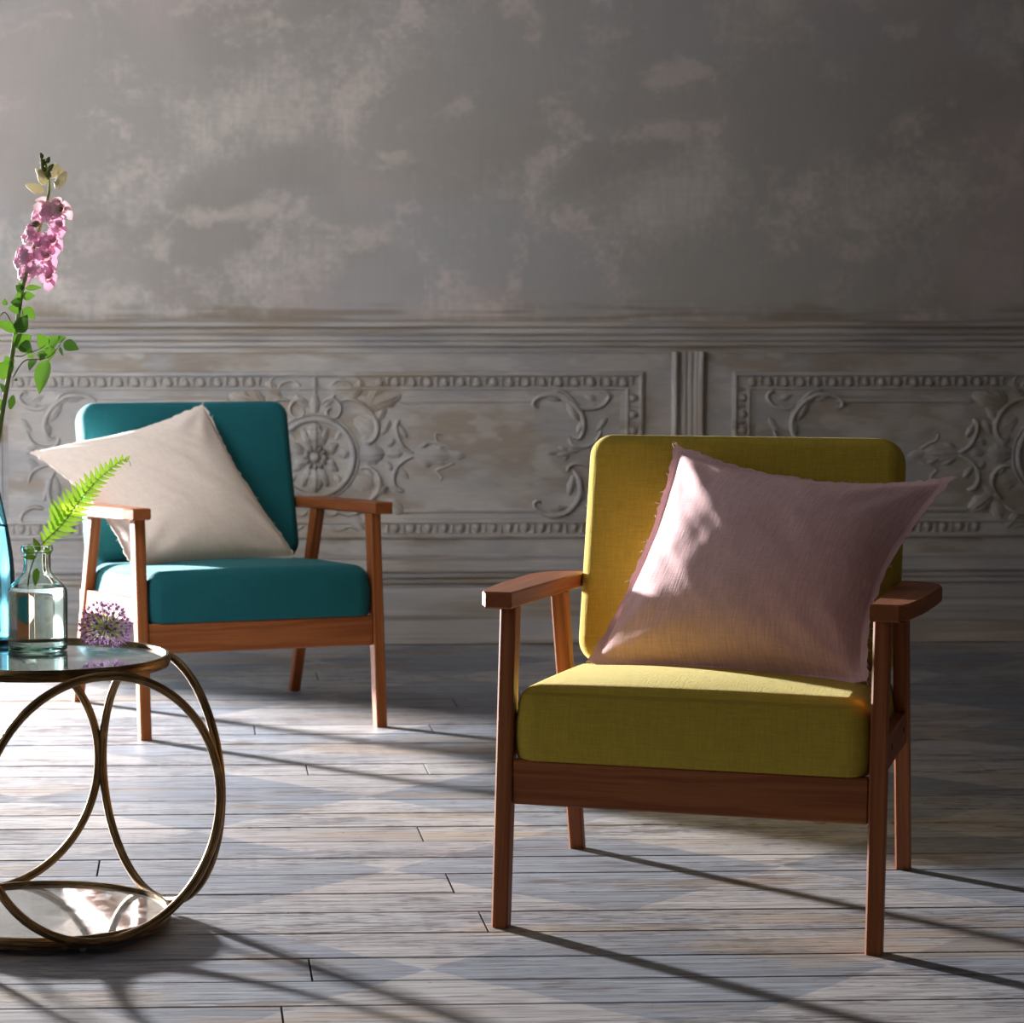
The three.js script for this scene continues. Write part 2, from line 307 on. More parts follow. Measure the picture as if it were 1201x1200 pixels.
const wallBack = group('wall_back'); structure(wallBack, 'mottled grey plaster wall over carved limewashed panelling', 'wall');
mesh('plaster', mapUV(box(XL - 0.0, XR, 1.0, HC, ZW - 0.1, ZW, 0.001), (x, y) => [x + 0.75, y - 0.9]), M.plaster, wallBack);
mesh('panelling_ground', mapUV(box(XL - 0.0, XR, 0, 1.0, ZW - 0.1, ZW, 0.001), uvXY), M.carve, wallBack);
{
  // dado rail, from the photograph's lines at 1.00, 0.967, 0.927 m
  const z = ZW, P = Math.PI;
  mesh('dado_rail', profileX([[0.912, z], [0.912, z + 0.004], [0.920, z + 0.006], [0.926, z + 0.006], [0.929, z + 0.011], ...arc(0.938, z + 0.011, 0.008, -P / 2, P / 2, 6), [0.949, z + 0.011], [0.951, z + 0.019], [0.964, z + 0.021], [0.9655, z + 0.028], ...arc(0.978, z + 0.027, 0.010, -P / 2, P / 2, 6), [0.990, z + 0.027], [0.992, z + 0.034], [1.003, z + 0.036], [1.008, z + 0.030], [1.010, z]].reverse(), XL, XR), M.lime, wallBack);
  mesh('lower_rail', profileX([[0.176, z], [0.176, z + 0.016], [0.186, z + 0.018], ...arc(0.196, z + 0.014, 0.008, -P / 2, P / 2, 6), [0.206, z + 0.012], [0.211, z + 0.019], [0.222, z + 0.021], ...arc(0.234, z + 0.013, 0.010, -P / 2, P / 2, 6), [0.245, z + 0.010], [0.262, z + 0.008], [0.276, z + 0.012], [0.281, z + 0.006], [0.282, z]].reverse(), XL, XR), M.lime, wallBack);
  mesh('plinth_board', mapUV(box(XL, XR, 0, 0.178, z, z + 0.022, 0.003, 'x'), (x, y, zz) => [x * 0.9 + 0.4, y + 0.61]), M.lime, wallBack);
  // pilaster strips between the two panels
  const strip = (x, w) => profileY([[x - w, z], [x - w, z + 0.010], ...Array.from({ length: 7 }, (_, i) => { const a = -P / 2 + P * i / 6; return [x + w * 0.72 * Math.sin(a), z + 0.012 + 0.008 * Math.cos(a)]; }), [x + w, z + 0.010], [x + w, z]], 0.282, 0.914);
  mesh('pilaster_moulding', strip(1.5, 0.010), M.limeV, wallBack); mesh('pilaster_moulding', strip(1.583, 0.010), M.limeV, wallBack);
  for (let i = 0; i < 3; i++) mesh('pilaster_reed', profileY([[1.522 + i * 0.018, z], [1.525 + i * 0.018, z + 0.005], [1.531 + i * 0.018, z + 0.007], [1.537 + i * 0.018, z + 0.005], [1.540 + i * 0.018, z]], 0.282, 0.914), M.limeV, wallBack);
}
// carved relief helpers; u is one drawing unit of the carving (1/377 m)
const U1 = 1 / 377;
function reliefSweep(pts, w0, w1, h, mid = 1, n = 26) {
  const c = new THREE.CatmullRomCurve3(pts.map(([x, y]) => V(x * U1, y * U1, 0)));
  return gridSurf(8, n, (s, t) => {
    const p = c.getPointAt(t), d = c.getTangentAt(t), k = s * 2 - 1;
    const ends = Math.pow(Math.max(0, Math.min(1, Math.min(t, 1 - t) * 9)), 0.5) * 0.85 + 0.15;
    const w = lerp(w0, w1, t) * (1 + (mid - 1) * Math.sin(Math.PI * t)) * ends * U1 * 0.5;
    return V(p.x - d.y * k * w, p.y + d.x * k * w, Math.sqrt(Math.max(0, 1 - k * k)) * h * ends + (1 - Math.abs(k)) * 0.0006 - 0.0015);
  }, (s, t) => { const p = c.getPointAt(t); return [p.x, p.y]; }, true);
}
function reliefLeaf([x0, y0], [x1, y1], width, h, lobes = 3, n = 18) {
  const A = V(x0 * U1, y0 * U1, 0), B = V(x1 * U1, y1 * U1, 0), d = B.clone().sub(A), L = d.length(); d.normalize(); const nrm = V(-d.y, d.x, 0);
  return gridSurf(10, n, (s, t) => {
    const k = s * 2 - 1, w = width * U1 * 0.5 * (Math.pow(Math.sin(Math.PI * Math.pow(t, 0.8)), 0.7) * (0.78 + 0.22 * Math.abs(Math.sin(Math.PI * lobes * t + 0.4))) + 0.03);
    const rib = 0.72 + 0.28 * Math.cos(k * Math.PI * 4), curl = Math.sin(Math.PI * Math.pow(t, 1.3));
    return A.clone().addScaledVector(d, L * t + k * k * 0.12 * L * Math.sin(Math.PI * t)).addScaledVector(nrm, k * w).setZ((1 - k * k) * h * 1.45 * (0.35 + 0.65 * curl) * rib - 0.0012);
  }, (s, t) => [A.x + d.x * L * t, A.y + d.y * L * t + s * 0.01], true);
}
function reliefRing(r, w, h) { return gridSurf(64, 8, (u, v) => { const a = u * Math.PI * 2, k = v * 2 - 1, q = (r + k * w / 2) * U1; return V(Math.cos(a) * q, Math.sin(a) * q, Math.sqrt(Math.max(0, 1 - k * k)) * h - 0.001); }, (u, v) => [Math.cos(u * 6.283) * r * U1, Math.sin(u * 6.283) * r * U1], true); }
function reliefBoss(x, y, r, h) { return gridSurf(18, 6, (u, v) => { const a = u * Math.PI * 2, e = v * Math.PI / 2, q = r * U1 * Math.sin(e); return V(x * U1 + Math.cos(a) * q, y * U1 + Math.sin(a) * q, h * Math.cos(e)); }, (u, v) => [x * U1 + u * 0.02, y * U1 + v * 0.02], false); }
const SWEEPS = [
  // around the medallion
  [[[40, 74], [50, 80], [52, 90], [46, 96]], 5, 3, 0.010], [[[28, 66], [40, 68], [56, 62], [66, 52], [73, 37], [71, 25], [64, 18], [58, 19], [57, 25]], 3, 7, 0.013, 1.3],
  [[[52, -14], [62, -12], [73, -20], [76, -33], [71, -45], [62, -52]], 4, 6, 0.013, 1.3], [[[60, -58], [48, -66], [36, -68], [26, -62], [27, -54], [34, -53]], 5, 4, 0.011],
  [[[8, 62], [14, 68], [24, 67], [30, 58], [26, 48], [17, 47], [13, 53], [17, 58], [21, 56]], 4.5, 3, 0.012],
  [[[8, -62], [14, -68], [24, -67], [30, -58], [26, -50], [18, -50]], 4.5, 3, 0.010], [[[16, 82], [26, 90], [40, 86], [44, 78]], 5, 4, 0.010], [[[12, -80], [26, -86], [42, -82], [52, -88]], 5, 4, 0.010],
  // spray beside the medallion
  [[[100, 44], [95, 38], [97, 24], [105, 10], [118, 4]], 8, 4, 0.012], [[[106, -40], [97, -38], [92, -28], [96, -12], [108, -2], [118, 1]], 7, 4, 0.012],
  [[[150, 26], [142, 28], [143, 19], [152, 15], [163, 8]], 2.5, 3.5, 0.006], [[[146, -30], [149, -24], [142, -16], [152, -12], [165, -6]], 2.5, 3.5, 0.006], [[[98, 66], [112, 62], [130, 64]], 4, 2, 0.006],
  // scrolls at the panel's end
  [[[264, 60], [259, 57], [256, 63], [261, 69], [275, 73], [290, 72], [304, 62], [315, 47], [316, 32], [310, 21], [303, 25]], 4, 6, 0.014, 1.35], [[[278, 77], [292, 77], [308, 62], [318, 52]], 3, 5, 0.010],
  [[[310, 60], [325, 57], [339, 61], [346, 71], [341, 77], [335, 74]], 7, 4, 0.012], [[[299, 24], [302, 16], [310, 12], [322, 13], [332, 20], [338, 32]], 5, 4, 0.011],
  [[[297, -18], [300, -11], [308, -8], [320, -10], [332, -18], [336, -30]], 5, 4, 0.012], [[[304, -14], [311, -26], [313, -40], [309, -54], [297, -66], [280, -70], [264, -64], [258, -56], [264, -51], [268, -56]], 8, 4, 0.014, 1.2],
  [[[318, -60], [330, -58], [342, -64], [345, -74], [338, -77]], 6, 4, 0.011],
];
const LEAVES = [
  [[57, 58], [102, 74], 26, 0.013, 4], [[78, 26], [88, 44], 12, 0.010, 2], [[50, 3], [82, 4], 30, 0.012, 4], [[84, 12], [94, 22], 11, 0.008, 2], [[84, 3], [104, 5], 14, 0.008, 2], [[84, -6], [92, -16], 10, 0.008, 2],
  [[66, -48], [86, -34], 14, 0.012, 2], [[74, -46], [104, -66], 24, 0.012, 3], [[110, 4], [162, 2], 26, 0.011, 5], [[150, 4], [178, 0], 13, 0.008, 2],
  [[46, 46], [70, 30], 26, 0.007, 3], [[44, -26], [70, -34], 28, 0.007, 3], [[60, 54], [76, 84], 22, 0.009, 4], [[66, 70], [84, 88], 14, 0.008, 3], [[84, 60], [70, 40], 13, 0.009, 3], [[72, -52], [64, -80], 20, 0.009, 4], [[56, 26], [66, 12], 14, 0.009, 3], [[58, -12], [70, -22], 12, 0.009, 3],
  [[96, 40], [108, 22], 10, 0.009, 3], [[98, -12], [110, -26], 10, 0.009, 3], [[118, 8], [134, 16], 9, 0.008, 2], [[118, -2], [136, -11], 9, 0.008, 2], [[134, 6], [152, 12], 8, 0.008, 2], [[136, -2], [154, -9], 8, 0.008, 2], [[12, 84], [30, 80], 16, 0.008, 3], [[10, 58], [24, 74], 10, 0.009, 3],
  [[268, 72], [290, 66], 9, 0.009, 3], [[284, 74], [302, 64], 10, 0.011, 4], [[316, 44], [310, 26], 10, 0.010, 3], [[318, 60], [336, 58], 9, 0.009, 3], [[300, -60], [276, -62], 10, 0.009, 3], [[312, -30], [318, -52], 9, 0.009, 3], [[324, 14], [340, 4], 12, 0.009, 3], [[322, -12], [340, -2], 12, 0.009, 3],
  [[24, 20], [32, 34], 9, 0.008, 2], [[26, 4], [41, 4], 14, 0.008, 3], [[22, -20], [32, -32], 9, 0.008, 2], [[40, 66], [58, 92], 18, 0.009, 3], [[36, -62], [60, -88], 18, 0.009, 3],
  [[312, 6], [296, 8], 8, 0.009, 2], [[302, 6], [286, 12], 8, 0.009, 2], [[302, 4], [284, 1], 8, 0.009, 2], [[288, 6], [270, 4], 7, 0.008, 2], [[300, 2], [292, -4], 6, 0.007, 2],
  [[296, 68], [310, 42], 13, 0.011, 4], [[332, 30], [344, 46], 10, 0.008, 2], [[316, 74], [332, 66], 10, 0.008, 3], [[306, -20], [300, -46], 12, 0.010, 3],
];
const CENTRE = [];   // medallion pieces on the axis
CENTRE.push(['medallion_ring', reliefRing(45, 8, 0.014)], ['medallion_ring', reliefRing(51, 3, 0.007)], ['boss', reliefBoss(0, 0, 7, 0.020)]);
for (let k = 0; k < 12; k++) { const a = k / 12 * Math.PI * 2; CENTRE.push(['petal', reliefLeaf([Math.cos(a) * 5, Math.sin(a) * 5], [Math.cos(a) * 16, Math.sin(a) * 16], 8, 0.015, 1, 8)]); }
for (const s of [1, -1]) { CENTRE.push(['acanthus_leaf', reliefLeaf([0, 12 * s], [0, 41 * s], 27, 0.016, 4)]); for (const q of [-1, 1]) { CENTRE.push(['acanthus_leaf', reliefLeaf([4 * q, 12 * s], [15 * q, 35 * s], 13, 0.012, 3)]); CENTRE.push(['acanthus_leaf', reliefLeaf([12 * q, 8 * s], [28 * q, 16 * s], 10, 0.010, 3)]); } }
for (let k = 0; k < 8; k++) { const a = (k + 0.5) / 8 * Math.PI * 2; CENTRE.push(['petal', reliefLeaf([Math.cos(a) * 13, Math.sin(a) * 13], [Math.cos(a) * 27, Math.sin(a) * 27], 13, 0.010, 3, 10)]); }
CENTRE.push(['acanthus_leaf', reliefLeaf([0, 50], [0, 74], 14, 0.014, 3)], ['acanthus_leaf', reliefLeaf([0, 70], [0, 98], 10, 0.011, 3)], ['acanthus_leaf', reliefLeaf([0, -50], [0, -74], 14, 0.014, 3)], ['acanthus_leaf', reliefLeaf([0, -70], [0, -94], 10, 0.011, 3)]);
const HALF = [...SWEEPS.map((a) => ['scroll', reliefSweep(...a)]), ...LEAVES.map((a) => ['acanthus_leaf', reliefLeaf(...a)])];
function mirrored(g) { const m = g.clone(); m.scale(-1, 1, 1); const ix = m.index.array; for (let i = 0; i < ix.length; i += 3) { const t = ix[i]; ix[i] = ix[i + 1]; ix[i + 1] = t; } m.computeVertexNormals(); return m; }
const HALFM = HALF.map(([n, g]) => [n, mirrored(g)]);
const eggGeo = (() => {
  const egg = gridSurf(8, 4, (u, v) => { const a = u * Math.PI * 2, e = v * Math.PI / 2, r = Math.sin(e); return V(Math.cos(a) * r * (0.0135 - 0.004 * Math.sin(a)), Math.sin(a) * r * 0.0165 - 0.001, 0.010 * Math.cos(e)); }, (u, v) => [u * 0.03, v * 0.03]);
  const dart = (s) => gridSurf(2, 4, (u, v) => { const k = u * 2 - 1, t = v; return V(s * 0.0255 + k * 0.0098 * (1 - t * 0.85), 0.0140 - 0.027 * t, 0.010 * (1 - Math.abs(k)) * (1 - 0.4 * t)); }, (u, v) => [u * 0.01, v * 0.03], true);
  return mergeGeometries([egg, dart(1)]);
})();
function panel(cx, cy, half, ht, hb, range) {
  const name = 'carved_panel', g = new THREE.Group(); g.name = name; wallBack.add(g); g.position.set(cx, cy, ZW);
  const inX = (x) => cx + x > range[0] && cx + x < range[1];
  const x0 = -half, x1 = half;
  mesh('panel_frame', frameRect(x0, x1, -hb, ht, 0, [[0, 0], [0.002, 0.010], [0.009, 0.013], [0.013, 0.012], [0.016, 0.004], [0.046, 0.002], [0.049, 0.009], [0.055, 0.009], [0.058, 0.003], [0.075, 0.001], [0.075, 0]]), M.carve, g);
  // slender bead lines bounding the plain field
  for (const s of [-1, 1]) for (const [y, hh] of [[66 * U1, 0.006], [-63 * U1, 0.008], [-72 * U1, 0.005]]) {
    const b = profileX([[y - 0.007, 0], [y - 0.004, hh], [y + 0.003, hh], [y + 0.006, 0]].reverse(), 104 * U1, 262 * U1); if (s < 0) b.translate(-366 * U1, 0, 0); mesh('field_bead', b, M.carve, g);
  }
  const pitch = 0.051, yT = ht - 0.031, yB = -hb + 0.031;
  for (const s of [-1, 1]) for (let x = 0.20; x < half - 0.03; x += pitch) if (inX(s * x)) {
    if (x > 0.19) { const e = mesh('egg_and_dart', eggGeo, M.carve, g); e.position.set(s * x, yT, 0.003); }
    if (x > 0.22) { const e = mesh('egg_and_dart', eggGeo, M.carve, g); e.position.set(s * x, yB, 0.003); e.rotation.z = Math.PI; }
  }
  for (const s of [-1, 1]) if (inX(s * half)) for (let y = yB + pitch; y < yT - 0.03; y += pitch) { const e = mesh('egg_and_dart', eggGeo, M.carve, g); e.position.set(s * (half - 0.031), y, 0.003); e.rotation.z = s > 0 ? -Math.PI / 2 : Math.PI / 2; }
  const put = (list) => { for (const [n, geo] of list) { geo.computeBoundingBox(); const bb = geo.boundingBox; if (inX(bb.max.x) && inX(bb.min.x)) mesh(n, geo, M.carve, g); } };
  put(CENTRE); put(HALF); put(HALFM);
}
panel(0.375, 0.587, 1.028, 0.266, 0.255, [-1.1, 3]);
panel(2.709, 0.587, 1.028, 0.266, 0.255, [1.5, 3.3]);

// left wall with a tall opening beside the back wall and a window nearer the camera
{
  const w = group('wall_left'); structure(w, 'plain side wall with tall openings, out of frame', 'wall');
  const xo = XL - 0.1, T = (z0, z1, y0, y1) => mesh('wall_section', box(xo, XL, y0, y1, z0, z1, 0.001), M.shell, w);
  T(ZW - 0.1, -5.8, 2.82, HC); T(-5.8, -3.9, 0, HC); T(-3.9, -2.3, 0, 0.8); T(-3.9, -2.3, 2.7, HC); T(-2.3, ZF, 0, HC);
  structure(mesh('wall_right', box(XR, XR + 0.1, 0, HC, ZW - 0.1, ZF, 0.001), M.shell), 'plain side wall, out of frame', 'wall');
  structure(mesh('wall_front', box(XL - 0.1, XR + 0.1, 0, HC, ZF, ZF + 0.1, 0.001), M.shell), 'plain wall behind the camera', 'wall');
  structure(mesh('ceiling', box(XL - 0.1, XR + 0.1, HC, HC + 0.1, ZW - 0.1, ZF + 0.1, 0.001), M.shell), 'plain ceiling, out of frame', 'ceiling');
}

// ---------------------------------------------------------------- studio lamp outside the opening (source of the hard light)
{
  const g = group('studio_lamp', [LAMP.x, -0.02, LAMP.z]); tag(g, 'black studio lamp on a tripod shining through the tall opening', 'lamp');
  const dir = V(0.5 - LAMP.x, 0.35 - LAMP.y, -5.6 - LAMP.z).normalize(), c = V(0, LAMP.y + 0.02, 0);
  const q = new THREE.Quaternion().setFromUnitVectors(V(0, 1, 0), dir), place = (geo) => geo.applyQuaternion(q).translate(c.x, c.y, c.z);
  mesh('housing', place(new THREE.LatheGeometry([[0.0, -0.22], [0.055, -0.22], [0.06, -0.21], [0.06, -0.06], [0.095, 0.02], [0.1, 0.03], [0.093, 0.03], [0.055, -0.05], [0.0, -0.05]].map(([x, y]) => new THREE.Vector2(x, y)), 28)), M.metalDark, g);
  mesh('lamp_face', place(new THREE.CylinderGeometry(0.078, 0.078, 0.006, 28).translate(0, 0.012, 0)), M.lampFace, g);
  mesh('pole', new THREE.CylinderGeometry(0.013, 0.013, LAMP.y - 0.05, 10).translate(0, (LAMP.y - 0.05) / 2, 0), M.metalDark, g);
  for (let k = 0; k < 3; k++) { const a = k * 2.094 + 0.5; mesh('leg', tube([V(0, 0.34, 0), V(Math.cos(a) * 0.12, 0.2, Math.sin(a) * 0.12), V(Math.cos(a) * 0.28, 0.012, Math.sin(a) * 0.28)], 0.01, 8, 6), M.metalDark, g); }
}

{
  const g = group('softbox', [SOFT.x, 0, SOFT.z]); tag(g, 'tall black softbox on a stand, turned to the panelled wall', 'lamp');
  const dir = SOFT_AIM.clone().sub(SOFT).normalize(), rig = new THREE.Object3D(), b = (geo) => geo.applyQuaternion(rig.quaternion).translate(0, SOFT.y, 0); rig.position.copy(SOFT); rig.lookAt(SOFT_AIM);
  mesh('housing', b(loft([[0.31, 0.61, -0.012], [0.31, 0.61, -0.05], [0.09, 0.09, -0.3]].map(([x, y, z]) => [V(-x, -y, z), V(x, -y, z), V(x, y, z), V(-x, y, z)]))), M.metalDark, g);
  mesh('barn_door', b(loft([[0.3, 0.0], [0.43, 0.55]].map(([x, z]) => [V(-x, -0.62, z), V(-x - 0.006, -0.62, z), V(-x - 0.006, 0.62, z), V(-x, 0.62, z)]))), M.metalDark, g);
  mesh('lamp_face', b(new THREE.BoxGeometry(0.6, 1.2, 0.004).translate(0, 0, -0.008)), M.softFace, g);
  mesh('pole', new THREE.CylinderGeometry(0.014, 0.014, SOFT.y, 10).translate(-dir.x * 0.28, SOFT.y / 2, -dir.z * 0.28), M.metalDark, g);
  for (let k = 0; k < 3; k++) { const a = k * 2.094 + 1.2; mesh('leg', tube([V(0, 0.34, 0), V(Math.cos(a) * 0.1, 0.2, Math.sin(a) * 0.1), V(Math.cos(a) * 0.24, 0.012, Math.sin(a) * 0.24)].map((p) => p.add(V(-dir.x * 0.28, 0, -dir.z * 0.28))), 0.01, 8, 6), M.metalDark, g); }
}
// ---------------------------------------------------------------- armchairs
// cushion: rounded-rectangle outline (radius R), edges rolled with radius r, crowned front
function cushion(w, h, d, R, r, crown, rb = r) {
  const per = 96, out = [], hx = w / 2 - R, hy = h / 2 - R;
  for (const [sx, sy, a0] of [[1, 1, 0], [-1, 1, 1], [-1, -1, 2], [1, -1, 3]]) for (let i = 0; i <= per / 8; i++) { const a = (a0 + i / (per / 8)) * Math.PI / 2; out.push([sx * hx, sy * hy, Math.cos(a), Math.sin(a)]); }
  const dense = []; for (let i = 0; i < out.length; i++) { const A = out[i], B = out[(i + 1) % out.length]; dense.push(A); if (Math.hypot(A[0] - B[0], A[1] - B[1]) > 0.05) for (let k = 1; k < 14; k++) dense.push([lerp(A[0], B[0], k / 14), lerp(A[1], B[1], k / 14), A[2], A[3]]); }
  const steps = []; for (let k = 0; k <= 12; k++) steps.push(['f', k / 12]); for (let k = 1; k <= 8; k++) steps.push(['a', k / 8]); for (let k = 0; k <= 3; k++) steps.push(['s', k / 3]); for (let k = 1; k <= 8; k++) steps.push(['b', k / 8]); for (let k = 1; k <= 3; k++) steps.push(['k', k / 3]);
  const n = dense.length, arcLen = [0]; for (let i = 0; i < n; i++) { const f = ([a, b, c, e]) => [a + c * R, b + e * R], A = f(dense[i]), B = f(dense[(i + 1) % n]); arcLen.push(arcLen[i] + Math.hypot(A[0] - B[0], A[1] - B[1])); }
  const at = (j, i) => {
    const [cx, cy, nx, ny] = dense[i % n], [kind, t] = steps[j], In = (q) => [cx + nx * (R - q), cy + ny * (R - q)];
    let x, y, z; const cr = (X, Y) => crown * Math.max(0, 1 - (X / (w / 2)) ** 2) * Math.max(0, 1 - (Y / (h / 2)) ** 2);
    if (kind === 'f') { [x, y] = In(r); x *= t; y *= t; z = d / 2; } else if (kind === 'a') { const a = t * Math.PI / 2; [x, y] = In(r * (1 - Math.sin(a))); z = d / 2 - r * (1 - Math.cos(a)); } else if (kind === 's') { [x, y] = In(0); z = lerp(d / 2 - r, -d / 2 + rb, t); const b = 0.004 * Math.sin(Math.PI * t); x += nx * b; y += ny * b; } else if (kind === 'b') { const a = t * Math.PI / 2; [x, y] = In(rb * (1 - Math.cos(a))); z = -d / 2 + rb - rb * Math.sin(a); } else { [x, y] = In(rb); x *= 1 - t; y *= 1 - t; z = -d / 2; }
    if (z > 0) z += cr(x, y); return V(x, y, z);
  };
  const g = gridSurf(n, steps.length - 1, (u, v) => at(Math.round(v * (steps.length - 1)), Math.round(u * n)), (u, v) => { const j = Math.round(v * (steps.length - 1)), i = Math.round(u * n), p = at(j, i), [kind, t] = steps[j]; return kind === 'f' || kind === 'k' || (kind === 'a' && t < 0.6) ? [p.x, p.y] : [arcLen[i], p.z]; }, true);
  return g;
}
const HW = 0.3181, ARM_T = 0.0282, armTop = (z) => 0.56 + 0.0401 * (z - 0.3204), armUnder = (z) => armTop(z) - ARM_T;
const CH = {};
{
  const mirX = (g) => { const m = g.index ? g.toNonIndexed() : g.clone(); m.scale(-1, 1, 1); for (const k of Object.keys(m.attributes)) { const a = m.attributes[k], s = a.itemSize, A = a.array; for (let i = 0; i < a.count; i += 3) for (let c = 0; c < s; c++) { const t = A[(i + 1) * s + c]; A[(i + 1) * s + c] = A[(i + 2) * s + c]; A[(i + 2) * s + c] = t; } } m.computeVertexNormals(); return m; };
  const legX = (lw) => ({ x0: HW - lw, x1: HW });
  CH.front = bar({ ...legX(0.0279), z0: 0.2999, z1: 0.3313, y: 0 }, { ...legX(0.0269), z0: 0.2335, z1: 0.2797, yf: armUnder });
  CH.rear = bar({ ...legX(0.0279), z0: -0.3566, z1: -0.3313, y: 0 }, { ...legX(0.0269), z0: -0.178, z1: -0.1321, yf: armUnder });
  const inner = [[0.2885, 0.3204], [0.333, 0.3204], [0.348, 0.280]], outer = new THREE.SplineCurve([[0.348, 0.280], [0.3615, 0.12], [0.3695, -0.08], [0.3715, -0.2], [0.366, -0.262], [0.348, -0.305], [0.318, -0.332], [0.2905, -0.34]].map((a) => new THREE.Vector2(...a))).getPoints(26).map((p) => [p.x, p.y]);
  const plan = [...inner, ...outer.slice(1)];
  const ring = (inset, dy) => { const cx = plan.reduce((s, p) => s + p[0], 0) / plan.length, cz = 0; return plan.map(([x, z]) => { const xx = x + Math.sign(cx - x) * inset, zz = z + Math.sign(cz - z) * inset * Math.min(1, Math.abs(z) / 0.3); return V(xx, armTop(zz) - dy, zz); }); };
  CH.arm = toCreasedNormals(loft([ring(0.004, ARM_T), ring(0, ARM_T - 0.003), ring(0, 0.003), ring(0.003, 0)].map((r) => r.reverse()).map((r) => r)), 0.35);
  CH.arm = mapUV(CH.arm, (x, y, z) => [x + y, z]);
  CH.sideRail = (() => { const s = (z, b) => [V(0.294, b, z), V(0.312, b, z), V(0.312, b + 0.057, z), V(0.294, b + 0.057, z)]; const g = loft([s(-0.285, 0.249), s(0.285, 0.280)].map((r) => r)); return mapUV(g, (x, y, z) => [y + x, z]); })();
  CH.frontRail = mapUV(box(-HW + 0.0275, HW - 0.0275, 0.2035, 0.2778, 0.279, 0.301, 0.003, 'x'), (x, y, z) => [y + z, x]);
  CH.rearRail = mapUV(box(-HW + 0.0275, HW - 0.0275, 0.225, 0.29, -0.272, -0.252, 0.003, 'x'), (x, y, z) => [y + z, x]);
  CH.bolt = new THREE.CylinderGeometry(0.0052, 0.0052, 0.004, 14).rotateZ(Math.PI / 2);
  CH.seat = cushion(0.577, 0.575, 0.126, 0.038, 0.038, 0.014, 0.007).rotateX(-Math.PI / 2);
  CH.seat.rotateX(-0.05).translate(0, 0.3262, 0.015);
  CH.back = cushion(0.578, 0.432, 0.108, 0.042, 0.028, 0.014);
  CH.back.rotateX(-0.282).translate(0, 0.576, -0.340);
  for (const k of ['front', 'rear', 'arm', 'sideRail']) CH[k + 'L'] = mirX(CH[k]);
}
function armchair(pos, turn, fabric, label, labels) {
  const g = group('armchair', pos, turn); tag(g, label, 'armchair');
  for (const s of ['', 'L']) {
    mesh('leg', CH['front' + s], M.wood, g); mesh('leg', CH['rear' + s], M.wood, g); mesh('armrest', CH['arm' + s], M.wood, g);
    const r = mesh('side_rail', CH['sideRail' + s], M.wood, g);
    for (const [z, y] of [[-0.172, 0.284], [0.115, 0.300]]) { const b = mesh('bolt_hole', CH.bolt, M.hole, r); b.position.set((s ? -1 : 1) * 0.3112, y, z); }
  }
  mesh('front_rail', CH.frontRail, M.wood, g); mesh('rear_rail', CH.rearRail, M.wood, g);
  mesh('seat_cushion', CH.seat, fabric, g).userData.label = labels[0]; mesh('back_cushion', CH.back, fabric, g).userData.label = labels[1];
  return g;
}
const CHAIR_Y = [[0.9016, 0, -4.3183], -0.3447], CHAIR_T = [[0.0785, 0, -6.4263], 0.2922];
armchair(...CHAIR_Y, M.yellow, 'wooden armchair upholstered in mustard yellow linen, holding the dusky pink pillow', ['mustard yellow linen seat cushion', 'mustard yellow linen back cushion']);
armchair(...CHAIR_T, M.teal, 'wooden armchair upholstered in teal linen, holding the beige pillow', ['teal linen seat cushion', 'teal linen back cushion']);

